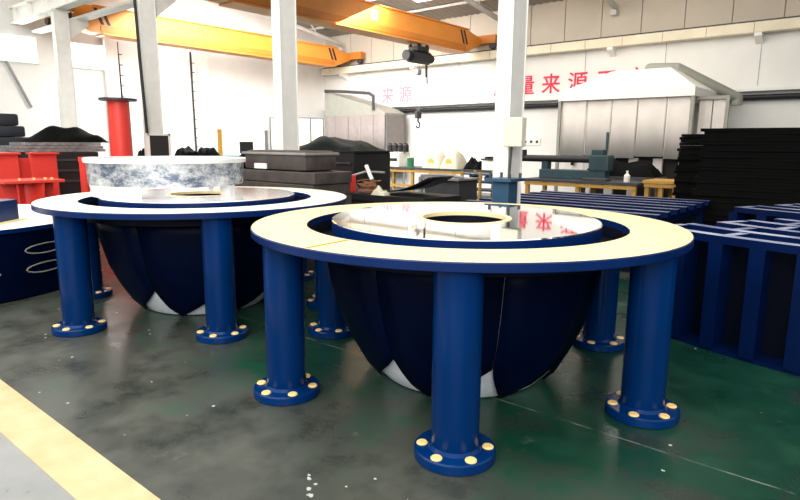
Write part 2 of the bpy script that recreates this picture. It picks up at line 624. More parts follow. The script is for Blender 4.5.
mb.build('hook', DGREY, h, smooth=True)
for i, yy in enumerate((0.30, 0.36)):
    MB().rod((0.02, yy, 4.0), (0.02, yy + 0.02, 3.5 - 0.18 * i), 0.018, 6).build('pendant_cable', BLACK, t)

# ledge and pipe along the lettered wall
t = thing('wall_ledge', 'long white ledge along the wall below the red lettering', 'ledge', (0, 16.9, 0))
MB().box((-7.6, -0.03, 2.93), (21, 0.26, 0.06)).build('shelf', WHITE, t)
o = tag(MB().rod((-18, 16.86, 2.76), (2.5, 16.86, 2.76), 0.065, 12).build('wall_pipe', BLACK), 'black pipe under the white ledge on the lettered wall', 'pipe')

# slogan on the wall
FONT = None


def glyph(ch, name, size, loc, m, parent, rotz=0):
    cu = bpy.data.curves.new(name, 'FONT')
    cu.body = ch
    cu.size = size
    cu.extrude = 0.004
    cu.offset = 0.006
    cu.align_x = 'CENTER'
    tmp = bpy.data.objects.new(name, cu)
    C.objects.link(tmp)
    bpy.context.view_layer.update()
    me = bpy.data.meshes.new_from_object(tmp.evaluated_get(bpy.context.evaluated_depsgraph_get()))
    bpy.data.objects.remove(tmp)
    me.materials.clear()
    me.materials.append(m)
    o = bpy.data.objects.new(name, me)
    C.objects.link(o)
    o.parent = parent
    o.location = loc
    o.rotation_euler = (PI / 2, 0, rotz)
    return o


t = thing('wall_slogan', 'red slogan lettering along the white wall, pink at its left end where glare is painted in', 'lettering', (0, 16.985, 0))
for ch, xx in zip('质量来源于产严', (-10.02, -9.18, -8.34, -7.50, -6.66, -5.82, -4.98)):
    glyph(ch, 'character', 0.62, (xx, 0, 3.17), REDT, t)
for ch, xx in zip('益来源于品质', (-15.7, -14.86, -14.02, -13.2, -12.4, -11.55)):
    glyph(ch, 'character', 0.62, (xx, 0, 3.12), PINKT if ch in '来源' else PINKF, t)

# ------------------------------------------------------------------ ring tables
A0 = -57.08


def leg_part(parent, x, y, h=1.012):
    mb = MB()
    mb.lathe([(0.122, 0.05), (0.125, 0.06), (0.125, h)], 40)
    l = mb.build('leg', NAVY, parent, smooth=True, loc=(x, y, 0))
    mb = MB()
    mb.lathe([(0.0, 0.0), (0.205, 0.0), (0.212, 0.006), (0.212, 0.050), (0.205, 0.057), (0.14, 0.058), (0.126, 0.075), (0.0, 0.075)], 40)
    mb.build('foot_flange', NAVY, l, smooth=True)
    a = math.atan2(-y, -x)
    for k in range(6):
        an = a + R(30) + k * PI / 3
        mb = MB()
        mb.lathe([(0.0, 0.067), (0.025, 0.067), (0.030, 0.062), (0.031, 0.05)], 16, c=(0.170 * math.cos(an), 0.172 * math.sin(an), 0))
        mb.build('bolt_cap', CAP, l, smooth=True)
    return l


def ring_table(loc, a0, face, label, poff, disc, tilt=0):
    t = thing('ring_table', label, 'machine base', (*loc, 0), 0, 'blue steel ring tables')
    mb = MB()
    ro, ri, z0, z1 = 1.454, 1.09, 1.012, 1.0625
    mb.lathe([(ri, z0), (ro - 0.004, z0), (ro, z0 + 0.004), (ro, z1 - 0.006), (ro - 0.006, z1), (ri + 0.004, z1), (ri, z1 - 0.004)],
             128, mats=[0, 0, 0, 0, 1, 1, 0], closed=True)
    mb.build('ring_flange', [RIM, face], t, smooth=True, angle=30)
    # dark ring added to paint shade into the gap between ring and disc
    mb = MB()
    mb.lathe([(1.088, 0.93), (1.088, 1.012), (1.11, 1.012), (1.11, 0.915), (0.84, 0.915), (0.84, 0.93)], 96, closed=True)
    mb.build('gap_shade_ring', mat('gap_black_navy', (0.0005, 0.002, 0.010), 0.6, spec=0.15), t, smooth=True, angle=30)
    # polished disc on its blue carrier
    mb = MB()
    mb.lathe([(0.302, 1.00), (0.917, 1.00), (0.922, 1.005), (0.922, 1.088), (0.914, 1.094), (0.31, 1.094), (0.302, 1.08)],
             128, mats=[0, 0, 0, 1, 1, 1, 0], closed=True)
    pd = mb.build('polished_disc', [RIM, disc], t, smooth=True, angle=30)
    mb = MB()
    mb.lathe([(0.33, 1.094), (0.33, 1.097), (0.29, 1.097), (0.29, 1.07), (0.30, 1.07), (0.30, 1.094)], 64, closed=True)
    mb.build('hub_ring', CREAM, pd, smooth=True, angle=30)
    if tilt:
        c = Vector((0, 0, 1.094))
        pd.matrix_basis = Matrix.Translation(c) @ Matrix.Rotation(R(tilt), 4, Vector((0.832, 0.555, 0))) @ Matrix.Translation(-c)
    mb = MB()
    mb.lathe([(0.0, 0.93), (0.29, 0.93), (0.29, 1.07), (0.30, 1.07), (0.30, 0.92), (0.0, 0.92)], 64)
    mb.build('hub_shade_well', MATS['gap_black_navy'], t, smooth=True, angle=30)  # dark well added to blacken the disc hole over the pale liner
    mb = MB()
    mb.lathe([(0.60, 0.88), (0.86, 0.90), (0.86, 1.0), (0.60, 1.0)], 64, closed=True)
    mb.build('carrier', DNAVY, t, smooth=True, angle=30)
    # bowl liner
    prof = [(0.54, 0.0), (0.575, 0.008), (0.66, 0.10), (0.76, 0.27), (0.84, 0.45), (0.90, 0.68), (0.94, 0.915)]
    mb = MB()
    mb.lathe([(0.0, 0.0)] + prof, 72)
    mb.build('bowl', LINER, t, smooth=True, angle=30)
    # painted petals welded over it
    N = 8

    def rz(z):
        for (r0, q0), (r1, q1) in zip(prof[1:-1], prof[2:]):
            if z <= q1:
                return r0 + (r1 - r0) * (z - q0) / (q1 - q0)
        return prof[-1][0]
    for k in range(N):
        ac = poff + k * 2 * PI / N
        half = PI / N * 0.985
        mb = MB()
        rows = []
        for z, f in ((0.008, 0.05), (0.05, 0.27), (0.10, 0.48), (0.15, 0.66), (0.20, 0.82), (0.28, 1.0), (0.34, 1.0), (0.45, 1.0), (0.56, 1.0), (0.68, 1.0), (0.80, 1.0), (0.91, 1.0)):
            r = rz(z) + 0.012
            row = []
            for u in (-1, -0.5, 0, 0.5, 1):
                an = ac + u * half * f + R(11) * min(z / 0.26, 1)
                # petals are nearly flat panels with a slight crown
                rr = r * (1 + 0.035 * (1 - u * u) * f * 0.0) * (math.cos(half * f) / math.cos(u * half * f) * 0.3 + 0.7) + 0.024
                row.append(mb.bm.verts.new((rr * math.cos(an), rr * math.sin(an), z)))
            rows.append(row)
        for A, B in zip(rows[:-1], rows[1:]):
            for i in range(4):
                mb.bm.faces.new((A[i], A[i + 1], B[i + 1], B[i]))
        o = mb.build('petal', DNAVY, t, smooth=True)
        md = o.modifiers.new('plate', 'SOLIDIFY')
        md.thickness = 0.014
    for k in range(6):
        a = a0 + k * PI / 3
        leg_part(t, 1.277 * math.cos(a), 1.277 * math.sin(a))
    return t


t1 = ring_table((-2.299, 3.444), R(A0), CREAM, 'nearest blue steel ring table, cream top, empty polished disc', R(-75.8), MIRROR, 0.8)
t2 = ring_table((-5.329, 3.256), R(-26.5), CREAM2, 'blue steel ring table farther left, with a film wrapped ring on it', R(-53), mat('filmed_steel', (0.90, 0.90, 0.90), 0.22, 0.55, var=0.05))  # ring face paler than the near table's, overexposure put into the colour
# scribed orange line on the near ring
mb = MB()
a = R(-91.5)
mb.rod((1.10 * math.cos(a), 1.12 * math.sin(a), 1.0625), (1.44 * math.cos(a + 0.02), 1.44 * math.sin(a + 0.02), 1.0625), 0.006, 6)
mb.build('marking_line', mat('marking_orange', (0.75, 0.28, 0.04), 0.6), t1)

# film wrapped steel ring lying on the second table
t = thing('wrapped_ring', 'pale film wrapped steel ring lying on the left ring table', 'steel ring', (-5.63, 3.09, 1.094), 0)
mb = MB()
mb.lathe([(0.715, 0.105), (0.725, 0.11), (0.735, 0.32), (0.715, 0.32)], 96, closed=True)
mb.build('shell', FILM, t, smooth=True, angle=30)
FILMW = mat('film_white', (0.88, 0.89, 0.90), 0.25, 0.2, var=0.05)
mb = MB()
mb.lathe([(0.64, 0.312), (0.755, 0.312), (0.76, 0.318), (0.76, 0.348), (0.755, 0.354), (0.64, 0.354)], 96, closed=True)
mb.build('top_flange', FILMW, t, smooth=True, angle=30)
mb = MB()
mb.lathe([(0.60, 0.095), (0.71, 0.095), (0.715, 0.105), (0.60, 0.105)], 96, closed=True)
mb.build('bottom_flange', FILM, t, smooth=True, angle=30)
for k in range(4):
    a = R(25 + 90 * k)
    MB().box((0.66 * math.cos(a), 0.66 * math.sin(a), 0.0475), (0.10, 0.10, 0.095), rz=a).build('spacer_block', FILMW, t)
mb = MB()
mb.lathe([(0.725, 0.13), (0.71, 0.06), (0.72, 0.0), (0.71, 0.0), (0.70, 0.06), (0.715, 0.12)], 40, a0=R(-125), a1=R(-48))
mb.build('film_skirt', FILMW, t, smooth=True)

# low drum assembly at the left edge
t = thing('drum_base', 'low dark blue drum with white top at the left edge', 'machine base', (-8.15, 1.70, 0))
mb = MB()
mb.lathe([(1.44, 0.0), (1.46, 0.02), (1.50, 0.70), (1.20, 0.70), (1.20, 0.0)], 96, closed=True)
mb.build('drum', DNAVY, t, smooth=True, angle=30)
mb = MB()
mb.lathe([(0.06, 0.70), (1.52, 0.70), (1.525, 0.705), (1.525, 0.745), (1.52, 0.75), (0.06, 0.75)], 96, mats=[0, 0, 0, 1, 1, 0], closed=True)
mb.build('top_flange', [RIM, CREAM2], t, smooth=True, angle=30)
for an in (-4, 24):
    for zz in (0.30, 0.50):
        mb = MB()
        pts = []
        for k in range(17):
            th = k / 16 * 2 * PI
            a = R(an) + 0.16 * math.cos(th)
            r = 1.475 + 0.03 * zz
            pts.append((r * math.cos(a), r * math.sin(a), zz + 0.05 * math.sin(th)))
        mb.tube(pts, 0.007, 6)
        mb.build('hand_hole_rim', mat('hole_rim', (0.25, 0.24, 0.2), 0.5), t, smooth=True)
t = thing('steel_crate', 'navy steel box on top of the low drum at the left edge', 'box', (-7.40, 1.86, 0.75), R(40))
MB().box((0, 0, 0.12), (0.62, 0.5, 0.22), bevel=0.01).build('body', RIM, t)
MB().box((0, 0, 0.008), (0.72, 0.6, 0.012)).build('cream_plate', CREAM, t)

# ------------------------------------------------------------------ circular blue racks on the right


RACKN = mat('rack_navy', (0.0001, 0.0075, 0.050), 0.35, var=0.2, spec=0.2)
RACKT = mat('rack_lit_top_face', (0.46, 0.48, 0.62), 0.45, col2=(0.10, 0.13, 0.28), scale=2.0)  # pale top faces paint in the light falling on navy bars


def rack(loc, ro, h, label, hoops, span, nrib):
    # a segment of a large circular rack, its outer face towards -Y
    t = thing('circular_rack', label, 'steel frame', (*loc, 0), 0, 'navy curved steel racks')
    a0, a1 = R(-90 + span[0]), R(-90 + span[1])
    for r in hoops:
        mb = MB()
        mb.lathe([(r - 0.10, h - 0.06), (r, h - 0.06), (r, h), (r - 0.10, h)], 40, a0=a0, a1=a1, mats=[0, 0, 1, 0], closed=True)
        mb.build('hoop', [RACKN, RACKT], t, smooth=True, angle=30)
    mb = MB()
    mb.lathe([(hoops[-1] - 0.1, 0.0), (ro, 0.0), (ro, 0.03), (hoops[-1] - 0.1, 0.03)], 40, a0=a0, a1=a1, closed=True)
    mb.build('bottom_plate', RACKN, t, smooth=True, angle=30)
    for k in range(nrib):
        a = a0 + (a1 - a0) * (k + 0.02) / (nrib - 0.96)
        mb = MB()
        mb.prism([(ro - 0.20, 0.03), (ro + 0.02, 0.03), (ro + 0.0, h - 0.06), (ro - 0.20, h - 0.06)], -0.015, 0.015, 'Y')
        mb.box((ro + 0.012, 0, (h - 0.03) / 2), (0.012, 0.11, h - 0.09))
        o = mb.build('rib', RACKN, t)
        o.rotation_euler = (0, 0, a)
        for q in range(len(hoops) - 1):
            if (k + q) % 2:
                continue
            mb = MB()
            L = hoops[q] - 0.10 - hoops[q + 1]
            mb.box((hoops[q + 1] + L / 2, 0, h - 0.036), (L, 0.075, 0.06))
            for f in mb.bm.faces:
                if f.normal.z > 0.9:
                    f.material_index = 1
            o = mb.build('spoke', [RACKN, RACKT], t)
            o.rotation_euler = (0, 0, a + (0.5 if q % 2 else 0.0) * (a1 - a0) / nrib * (0.9 if k < nrib - 1 else 0))
    mb = MB()
    mb.lathe([(ro - 0.20, 0.03), (ro - 0.20, h - 0.07), (ro - 0.22, h - 0.07), (ro - 0.22, 0.03)], 40, a0=a0, a1=a1, closed=True)
    mb.build('inner_wall', MATS['gap_black_navy'], t, smooth=True, angle=30)
    return t


rack((0.3, 8.65), 3.87, 0.92, 'navy curved rack with lit-coloured top bars at the right edge, nearest of the racks', (3.87, 3.50, 3.13, 2.76, 2.39), (-29, 26), 13)
rack((0.3, 11.15), 3.80, 0.90, 'second navy curved rack at right, between the nearest rack and the black rubber stack', (3.80, 3.46, 3.12, 2.78), (-27, 24), 11)
t = thing('slatted_rack', 'long navy slatted rack behind the central column, before the orange tables', 'steel frame', (-3.45, 8.45, 0))
for k in range(7):
    yy = -1.2 + 0.4 * k
    mb = MB()
    mb.box((0, yy, 0.76), (2.7, 0.13, 0.07))
    for f in mb.bm.faces:
        if f.normal.z > 0.9:
            f.material_index = 1
    mb.build('slat', [RACKN, mat('slat_lit_top', (0.16, 0.18, 0.30), 0.45, col2=(0.02, 0.04, 0.14), scale=3.0)], t)  # slat tops paler than the sides, light put into the colour
for xx in (-1.25, -0.42, 0.42, 1.25):
    MB().box((xx, 0, 0.68), (0.10, 2.5, 0.085)).build('cross_beam', RACKN, t)
    for yy in (-1.15, 1.15):
        MB().box((xx, yy, 0.32), (0.09, 0.09, 0.64)).build('leg', RACKN, t)
for yy in (-1.15, 1.15):
    MB().box((0, yy, 0.30), (2.5, 0.03, 0.5)).build('side_plate', MATS['gap_black_navy'], t)

# blue machine post with bolts in front of the central column
t = thing('blue_post', 'short blue steel post with a bolted top plate before the central column', 'post', (-3.08, 5.35, 0))
MB().box((0, 0, 0.62), (0.19, 0.19, 1.22), bevel=0.012).build('post', BLUEG, t)
MB().box((0, 0, 1.245), (0.30, 0.30, 0.03)).build('top_plate', BLUEG, t)
for sx in (-0.11, 0.11):
    for sy in (-0.11, 0.11):
        MB().rod((sx, sy, 1.26), (sx, sy, 1.31), 0.016, 8).build('bolt', DGREY, t)
MB().box((0, 0, 0.0075), (0.36, 0.36, 0.015)).build('base_plate', BLUEG, t)

# electrical box on the column
t = thing('control_box', 'cream electric box fixed to the central white column', 'electric box', (-3.23, 5.78, 1.58))
MB().box((0, 0, 0.15), (0.22, 0.10, 0.31), bevel=0.01).build('body', mat('box_cream', (0.72, 0.68, 0.56), 0.5), t)
MB().tube([(-0.05, 0.03, 0.0), (-0.07, 0.03, -0.35), (-0.14, 0.02, -0.9)], 0.014, 8).build('conduit', DGREY, t)
# black cable on the third column
o = MB().tube([(-11.38, 5.78, 4.56), (-11.33, 5.78, 3.2), (-11.27, 5.78, 2.3), (-11.22, 5.78, 1.35)], 0.03, 8).build('power_cable', BLACK)
tag(o, 'thick black cable running down the third white column', 'cable')

# ------------------------------------------------------------------ black rubber sheets


def sheet_mesh(w, d, t, seed):
    rnd = random.Random(seed)
    ph = [rnd.uniform(0, 6.3) for _ in range(6)]
    mb = MB()
    n, m = 16, 8
    tops, bots = [], []
    for j in range(m + 1):
        a, b = [], []
        for i in range(n + 1):
            u, v = i / n, j / m
            x = (u - 0.5) * w
            y = (v - 0.5) * d
            if i in (0, n):
                x += 0.025 * math.sin(4 * v + ph[0])
            if j in (0, m):
                y += 0.015 * math.sin(7 * u + ph[1])
            z = 0.010 * math.sin(6 * u + ph[2]) * (1 if j in (0, m) else 0.3)
            z = 0.0
            a.append(mb.bm.verts.new((x, y, t + z)))
            b.append(mb.bm.verts.new((x, y, z * 0.8)))
        tops.append(a)
        bots.append(b)
    for j in range(m):
        for i in range(n):
            mb.bm.faces.new((tops[j][i], tops[j][i + 1], tops[j + 1][i + 1], tops[j + 1][i]))
            mb.bm.faces.new((bots[j][i], bots[j + 1][i], bots[j + 1][i + 1], bots[j][i + 1]))
    for i in range(n):
        mb.bm.faces.new((bots[0][i], bots[0][i + 1], tops[0][i + 1], tops[0][i]))
        mb.bm.faces.new((bots[m][i + 1], bots[m][i], tops[m][i], tops[m][i + 1]))
    for j in range(m):
        mb.bm.faces.new((bots[j + 1][0], bots[j][0], tops[j][0], tops[j + 1][0]))
        mb.bm.faces.new((bots[j][n], bots[j + 1][n], tops[j + 1][n], tops[j][n]))
    return mb


def sheet_stack(x, y, w, d, n, t, label, toplabel, group, seed):
    rnd = random.Random(seed)
    protos = []
    for k in range(n):
        last = k == n - 1
        if k < 4:
            o = sheet_mesh(w, d, t, seed + k).build('rubber_sheet', RUBBER)
            protos.append(o)
        else:
            o = protos[k % 4].copy()
            C.objects.link(o)
        tag(o, toplabel if last else label, 'rubber sheet', group)
        lean = 0.022 * math.sin(k / n * 5.0 + seed)
        o.location = (x + lean + rnd.uniform(-0.014, 0.01), y + rnd.uniform(-0.012, 0.012), 0.0 + k * (t + 0.002))
    return n * (t + 0.008)


sheet_stack(-0.90, 10.55, 2.9, 1.5, 39, 0.0455, 'black rubber sheet in the tall wide stack at right', 'topmost black rubber sheet of the tall wide stack at right', 'rubber sheets in the wide stack', 3)
sheet_stack(-2.38, 12.0, 1.4, 1.1, 36, 0.048, 'black rubber sheet in the narrow stack behind the wide stack', 'topmost black rubber sheet of the narrow stack behind', 'rubber sheets in the narrow stack', 40)

# ------------------------------------------------------------------ spray booths with curtains


def curtain(parent, x, y, w, z0, z1, m, seed):
    rnd = random.Random(seed)
    mb = MB()
    n = 16
    ph = rnd.uniform(0, 6)
    A, B = [], []
    for i in range(n + 1):
        u = i / n
        dy = 0.012 * math.sin(u * 9 + ph)
        A.append(mb.bm.verts.new((x + u * w, y + dy, z0)))
        B.append(mb.bm.verts.new((x + u * w, y + dy * 0.6, z1)))
    for i in range(n):
        mb.bm.faces.new((A[i], A[i + 1], B[i + 1], B[i]))
    o = mb.build('curtain_strip', m, parent, smooth=True, angle=80)
    md = o.modifiers.new('thick', 'SOLIDIFY')
    md.thickness = 0.012
    return o


t = thing('curtain_booth', 'white hooded spray booth with pale curtain strips at right of centre', 'spray booth', (-6.65, 14.0, 0), 0, 'curtained spray booths')
mb = MB()
mb.box((1.55, 1.35, 2.75), (3.12, 2.7, 0.20), bevel=0.008)
vs = [(0, 0, 2.85), (3.1, 0, 2.85), (3.1, 2.7, 2.85), (0, 2.7, 2.85), (1.0, 0.75, 3.36), (2.35, 0.75, 3.36), (2.35, 1.95, 3.36), (1.0, 1.95, 3.36)]
bv = [mb.bm.verts.new(v) for v in vs]
for q in ((0, 1, 5, 4), (1, 2, 6, 5), (2, 3, 7, 6), (3, 0, 4, 7), (4, 5, 6, 7)):
    mb.bm.faces.new([bv[i] for i in q])
mb.build('hood', HOODW, t)
mb = MB()
mb.tube([(1.7, 1.35, 3.3), (1.7, 1.35, 3.44), (2.3, 1.5, 3.42), (3.5, 2.2, 2.72), (3.5, 2.2, 2.55)], 0.12, 14)
mb.build('duct', HOODM, t, smooth=True)
for x_, y_ in ((0.03, 0.05), (3.07, 0.05), (0.03, 2.65), (3.07, 2.65), (3.68, 0.4)):
    MB().box((x_, y_, 1.325), (0.07, 0.07, 2.65)).build('post', HOODM, t)
MB().box((3.38, 0.4, 2.62), (0.65, 0.06, 0.07)).build('side_rail', HOODM, t)
xs = 0.08
for k, w in enumerate((0.62, 0.60, 0.58, 0.62, 0.56)):
    curtain(t, xs, 0.08, w, 1.30 + 0.04 * (k % 2), 2.68, CURTW, k + 11)
    xs += w + 0.012
for k in range(2):
    curtain(t, 3.12 + k * 0.28, 0.42, 0.26, 0.5, 2.58, CURTW, k + 31)
MB().box((1.55, 2.66, 1.35), (3.0, 0.04, 2.6)).build('back_panel', CURTW, t)
MB().box((1.75, 0.55, 0.68), (2.4, 0.25, 1.36)).build('dark_interior_box', BLACK, t)  # black box added to darken the gaps between the flaps
for k in range(5):
    MB().box((0.75 + k * 0.55, 0.25, 0.6), (0.2, 0.1, 1.4)).build('lower_flap', CURTW, t)

t = thing('curtain_booth', 'grey lean-to spray booth with curtain strips in the far corner', 'spray booth', (-16.78, 15.6, 0), 0, 'curtained spray booths')
mb = MB()
mb.box((1.5, 0.55, 2.60), (3.04, 1.1, 0.09))
mb.prism([(0.0, 2.645), (3.02, 2.645), (2.6, 2.82), (0.30, 3.42), (0.0, 3.46)], 0.0, 1.1, 'Y')
mb.build('hood', HOODM, t)
mb = MB()
mb.tube([(0.08, -0.04, 3.50), (1.2, -0.04, 3.42), (2.3, -0.04, 3.32), (2.5, -0.04, 3.22), (2.5, -0.04, 2.75)], 0.055, 10)
mb.build('pipe', DGREY, t, smooth=True)
xs = 0.02
for k, w in enumerate((0.56, 0.62, 0.62, 0.58, 0.54)):
    curtain(t, xs, 0.0, w, 1.05, 2.58, CURT, k + 51)
    xs += w + 0.018
for x_ in (0.02, 3.0):
    MB().box((x_, 0.08, 1.28), (0.06, 0.06, 2.56)).build('post', GREYM, t)
    MB().box((x_, 1.05, 1.28), (0.06, 0.06, 2.56)).build('post', GREYM, t)
MB().box((1.5, 1.07, 1.5), (2.9, 0.03, 2.1)).build('back_panel', CURT, t)
MB().box((3.02, 0.57, 1.6), (0.02, 0.95, 1.95)).build('side_panel', CURT, t)
t = thing('curtain_screen', 'low white curtain screen in the corner left of the grey booth', 'curtain', (-17.98, 13.95, 0), R(57))
MB().box((1.0, 0, 2.52), (2.0, 0.06, 0.05)).build('rail', GREYM, t)
xs = 0.03
for k, w in enumerate((0.46, 0.47, 0.47, 0.47)):
    curtain(t, xs, 0.0, w, 1.0, 2.5, WHITE, k + 71)
    xs += w + 0.03
for x_ in (0.02, 0.50, 1.0, 1.5, 1.98):
    MB().box((x_, -0.04, 1.25), (0.03, 0.03, 2.5)).build('post', DGREY, t)

# ------------------------------------------------------------------ tables at the far side


def bench(name, label, loc, w, d, h, topm, legm, group=None, stretch=True, nleg=2, th=0.06):
    t = thing(name, label, 'table', loc, 0, group)
    MB().box((w / 2, d / 2, h - th / 2), (w, d, th), bevel=0.005).build('table_top', topm, t)
    for i in range(nleg):
        xx = 0.08 + (w - 0.16) * i / (nleg - 1)
        for yy in (0.08, d - 0.08):
            MB().box((xx, yy, (h - th) / 2), (0.08, 0.08, h - th)).build('leg', legm, t)
    if stretch:
        MB().box((w / 2, 0.08, h * 0.45), (w - 0.2, 0.04, 0.06)).build('stretcher', legm, t)
        MB().box((w / 2, 0.03, h - th - 0.04), (w - 0.06, 0.03, 0.07)).build('apron', legm, t)
    return t


bench('work_table', 'long orange framed table under the teal machine', (-6.4, 11.9, 0), 2.5, 1.0, 0.86, DGREY, WOODO, 'orange framed tables', nleg=3)
bench('work_table', 'orange framed table left of the black rubber stacks', (-3.86, 12.05, 0), 0.68, 0.85, 0.92, WOODO, WOODO, 'orange framed tables', nleg=3)
bench('work_table', 'long dark bench by the far wall with white sacks on it', (-12.0, 13.0, 0), 4.4, 1.0, 0.94, DGREY, WOODO, nleg=4)

# teal machine on the orange table
t = thing('lathe', 'dark teal machine with a long round bar on the orange table', 'machine', (-6.9, 12.6, 0.86))
t.location = (-6.15, 12.4, 0.86)
mb = MB()
mb.box((0.7, 0, 0.10), (1.5, 0.3, 0.2), bevel=0.02)
mb.build('bed', TEAL, t)
mb = MB()
mb.box((1.30, 0, 0.36), (0.42, 0.34, 0.34), bevel=0.03).box((1.25, 0, 0.58), (0.26, 0.24, 0.12), bevel=0.02)
mb.build('headstock', TEAL, t)
MB().rod((-0.55, 0, 0.43), (1.1, 0, 0.43), 0.075, 16).build('round_bar', BLACK, t, smooth=True)
MB().box((0.05, 0, 0.27), (0.14, 0.2, 0.2)).build('bar_rest', TEAL, t)
MB().rod((-0.55, 0, 0.43), (-0.55, 0, 0.62), 0.09, 14).build('bar_stop', BLACK, t)
MB().rod((1.40, 0, 0.62), (1.40, 0, 1.0), 0.03, 10).build('lever', TEAL, t)

# tarp heap behind and bottle
bench('work_table', 'dark table with the black tarp heap under the white booth', (-5.6, 13.05, 0), 1.7, 0.75, 0.92, DGREY, DGREY)
o = tag(lump(1.6, 0.7, 0.42, 5).build('tarp_heap', TARP, smooth=True), 'black tarp heap on the dark table under the white booth', 'tarp')
o.location = (-4.75, 13.43, 0.92)
t = thing('plastic_bottle', 'small white bottle on the orange table before the tarp heap', 'bottle', (-4.20, 12.15, 0.86))
MB().lathe([(0.0, 0.0), (0.055, 0.0), (0.06, 0.01), (0.06, 0.13), (0.02, 0.18), (0.02, 0.20)], 20).build('body', HOODW, t, smooth=True)
MB().rod((0, 0, 0.20), (0, 0, 0.23), 0.024, 12).build('cap', HOODW, t)
o = tag(MB().box((0, 0, 0.03), (0.5, 0.3, 0.06), bevel=0.01).build('steel_plate', DGREY), 'flat dark plate on the orange table beside the white bottle', 'plate')
o.location = (-4.8, 12.07, 0.86)

# long bench by the wall
t = thing('slotted_case', 'white case with a black slot on the bench before the grey booth', 'case', (-11.9, 13.15, 0.94))
MB().box((0.42, 0.25, 0.21), (0.82, 0.5, 0.42), bevel=0.015).build('body', HOODW, t)
MB().box((0.42, 0.0, 0.20), (0.68, 0.02, 0.09)).build('slot', BLACK, t)
can = thing('black_canister', 'black canister standing on the slotted white case', 'canister', (-11.62, 13.4, 1.36), 0, 'black canisters on the white case')
MB().lathe([(0.0, 0.0), (0.085, 0.0), (0.085, 0.19), (0.06, 0.22)], 20).build('body', BLACK, can, smooth=True)
MB().rod((0, 0, 0.215), (0, 0, 0.25), 0.05, 14).build('cap', BLACK, can)
for k in range(3):
    dup(can, (-11.62 + 0.2 * (k + 1), 13.4, 1.36))
t = thing('paint_can', 'green can beside the white case on the long bench', 'can', (-10.68, 13.2, 0.94))
MB().lathe([(0.0, 0.0), (0.10, 0.0), (0.10, 0.26), (0.09, 0.27), (0.0, 0.27)], 20).build('body', GREEN, t, smooth=True)
MB().lathe([(0.088, 0.268), (0.104, 0.268), (0.104, 0.285), (0.088, 0.285)], 20, closed=True).build('rim', HOODW, t)
sk = ['cream sack with a yellow print on the long bench, left of two', 'cream sack with a yellow print on the long bench, right of two']
for k in range(2):
    t = thing('white_sack', sk[k], 'sack', (-9.90 + 0.6 * k, 13.4, 0.94), 0, 'cream sacks on the long bench')
    lump(0.56, 0.6, 0.46 + 0.03 * k, 21 + k, 0.15).build('body', BALE, t, smooth=True)
    mb = MB()
    mb.rod((0, -0.285, 0.16), (0, -0.20, 0.18), 0.11, 20)
    mb.build('print_patch', YEL, t)
o = tag(lump(0.75, 0.5, 0.30, 33).build('tarp_heap', TARP, smooth=True), 'small black heap right of the cream sacks on the long bench', 'tarp')
o.location = (-8.62, 13.4, 0.94)
o.scale = (0.62, 1, 1)
t = thing('parts_box', 'white box with dark tools on top at the right end of the bench', 'box', (-7.98, 13.25, 0.94))
MB().box((0, 0.2, 0.12), (0.72, 0.4, 0.24), bevel=0.01).build('body', HOODW, t)
MB().box((0, 0.2, 0.27), (0.76, 0.44, 0.04)).build('lid', DGREY, t)
mb = MB()
for k in range(5):
    mb.box((-0.28 + k * 0.14, 0.2, 0.315), (0.08, 0.25, 0.05), rz=0.2 * k)
mb.build('tools', BLACK, t)

# shelf rack with orange posts
t = thing('shelf_rack', 'blue and orange shelf rack left of the central column', 'rack', (-7.02, 10.4, 0))
for xx in (0.0, 0.45, 0.9):
    for yy in (0, 0.5):
        MB().box((xx, yy, 0.52), (0.05, 0.05, 1.04)).build('post', WOODO if xx < 0.9 and xx > 0.0 else WOODO, t)
for zz in (0.5, 0.66, 0.82, 0.98):
    MB().box((0.45, 0.25, zz), (0.95, 0.5, 0.03)).build('shelf', BLUEG, t)
for k in range(2):
    MB().rod((0.2 + 0.3 * k, 0.15, 0.90), (0.2 + 0.3 * k, 0.4, 0.90), 0.055, 14).build('stored_roll', DGREY, t)

# dark machine cabinet
t = thing('machine_cabinet', 'dark machine cabinet with a pale post, left of the shelf rack', 'cabinet', (-6.12, 7.85, 0))
MB().box((0.40, 0.3, 0.51), (0.7, 0.55, 1.02), bevel=0.02).build('body', DGREY, t)
MB().box((0.0, 0.0, 0.53), (0.06, 0.06, 1.06)).build('post', GREYM, t)
mb = MB()
mb.box((0.40, 0.25, 1.035), (0.80, 0.62, 0.03)).tube([(0.0, 0.0, 1.08), (0.4, 0.05, 1.10), (0.78, 0.1, 1.07)], 0.025)
mb.build('top_rail', GREYM, t)

# ------------------------------------------------------------------ left middle: grey pile, tarps, bench
t = thing('steel_bundle', 'wide grey brown steel bundle between the two ring tables', 'steel pile', (-6.42, 5.28, 0))
mb = MB()
for k in range(8):
    z = 0.155 * k
    mb.box((random.uniform(-0.03, 0.03), 0, z + 0.075), (1.78, 0.66, 0.148), bevel=0.012)
mb.build('slab_stack', GREYB, t)
t = thing('wrapped_bale', 'grey brown wrapped bale on top of the steel bundle', 'bale', (-6.40, 5.28, 1.24))
mb = MB()
mb.box((0, 0, 0.13), (1.30, 0.56, 0.26), bevel=0.06)
mb.build('body', GREYB, t, smooth=True)
MB().box((0, 0, 0.22), (1.34, 0.60, 0.035), bevel=0.01).build('top_band', GREYM, t)
MB().box((-0.26, -0.285, 0.05), (0.26, 0.02, 0.07)).build('paper_label', HOODW, t)
o = tag(lump(0.45, 0.55, 0.24, 61).build('scrap_heap', TARP, smooth=True), 'dark scrap heap at the left end of the steel bundle', 'scrap')
o.location = (-7.23, 5.25, 1.24)
o.scale = (0.6, 0.9, 0.9)

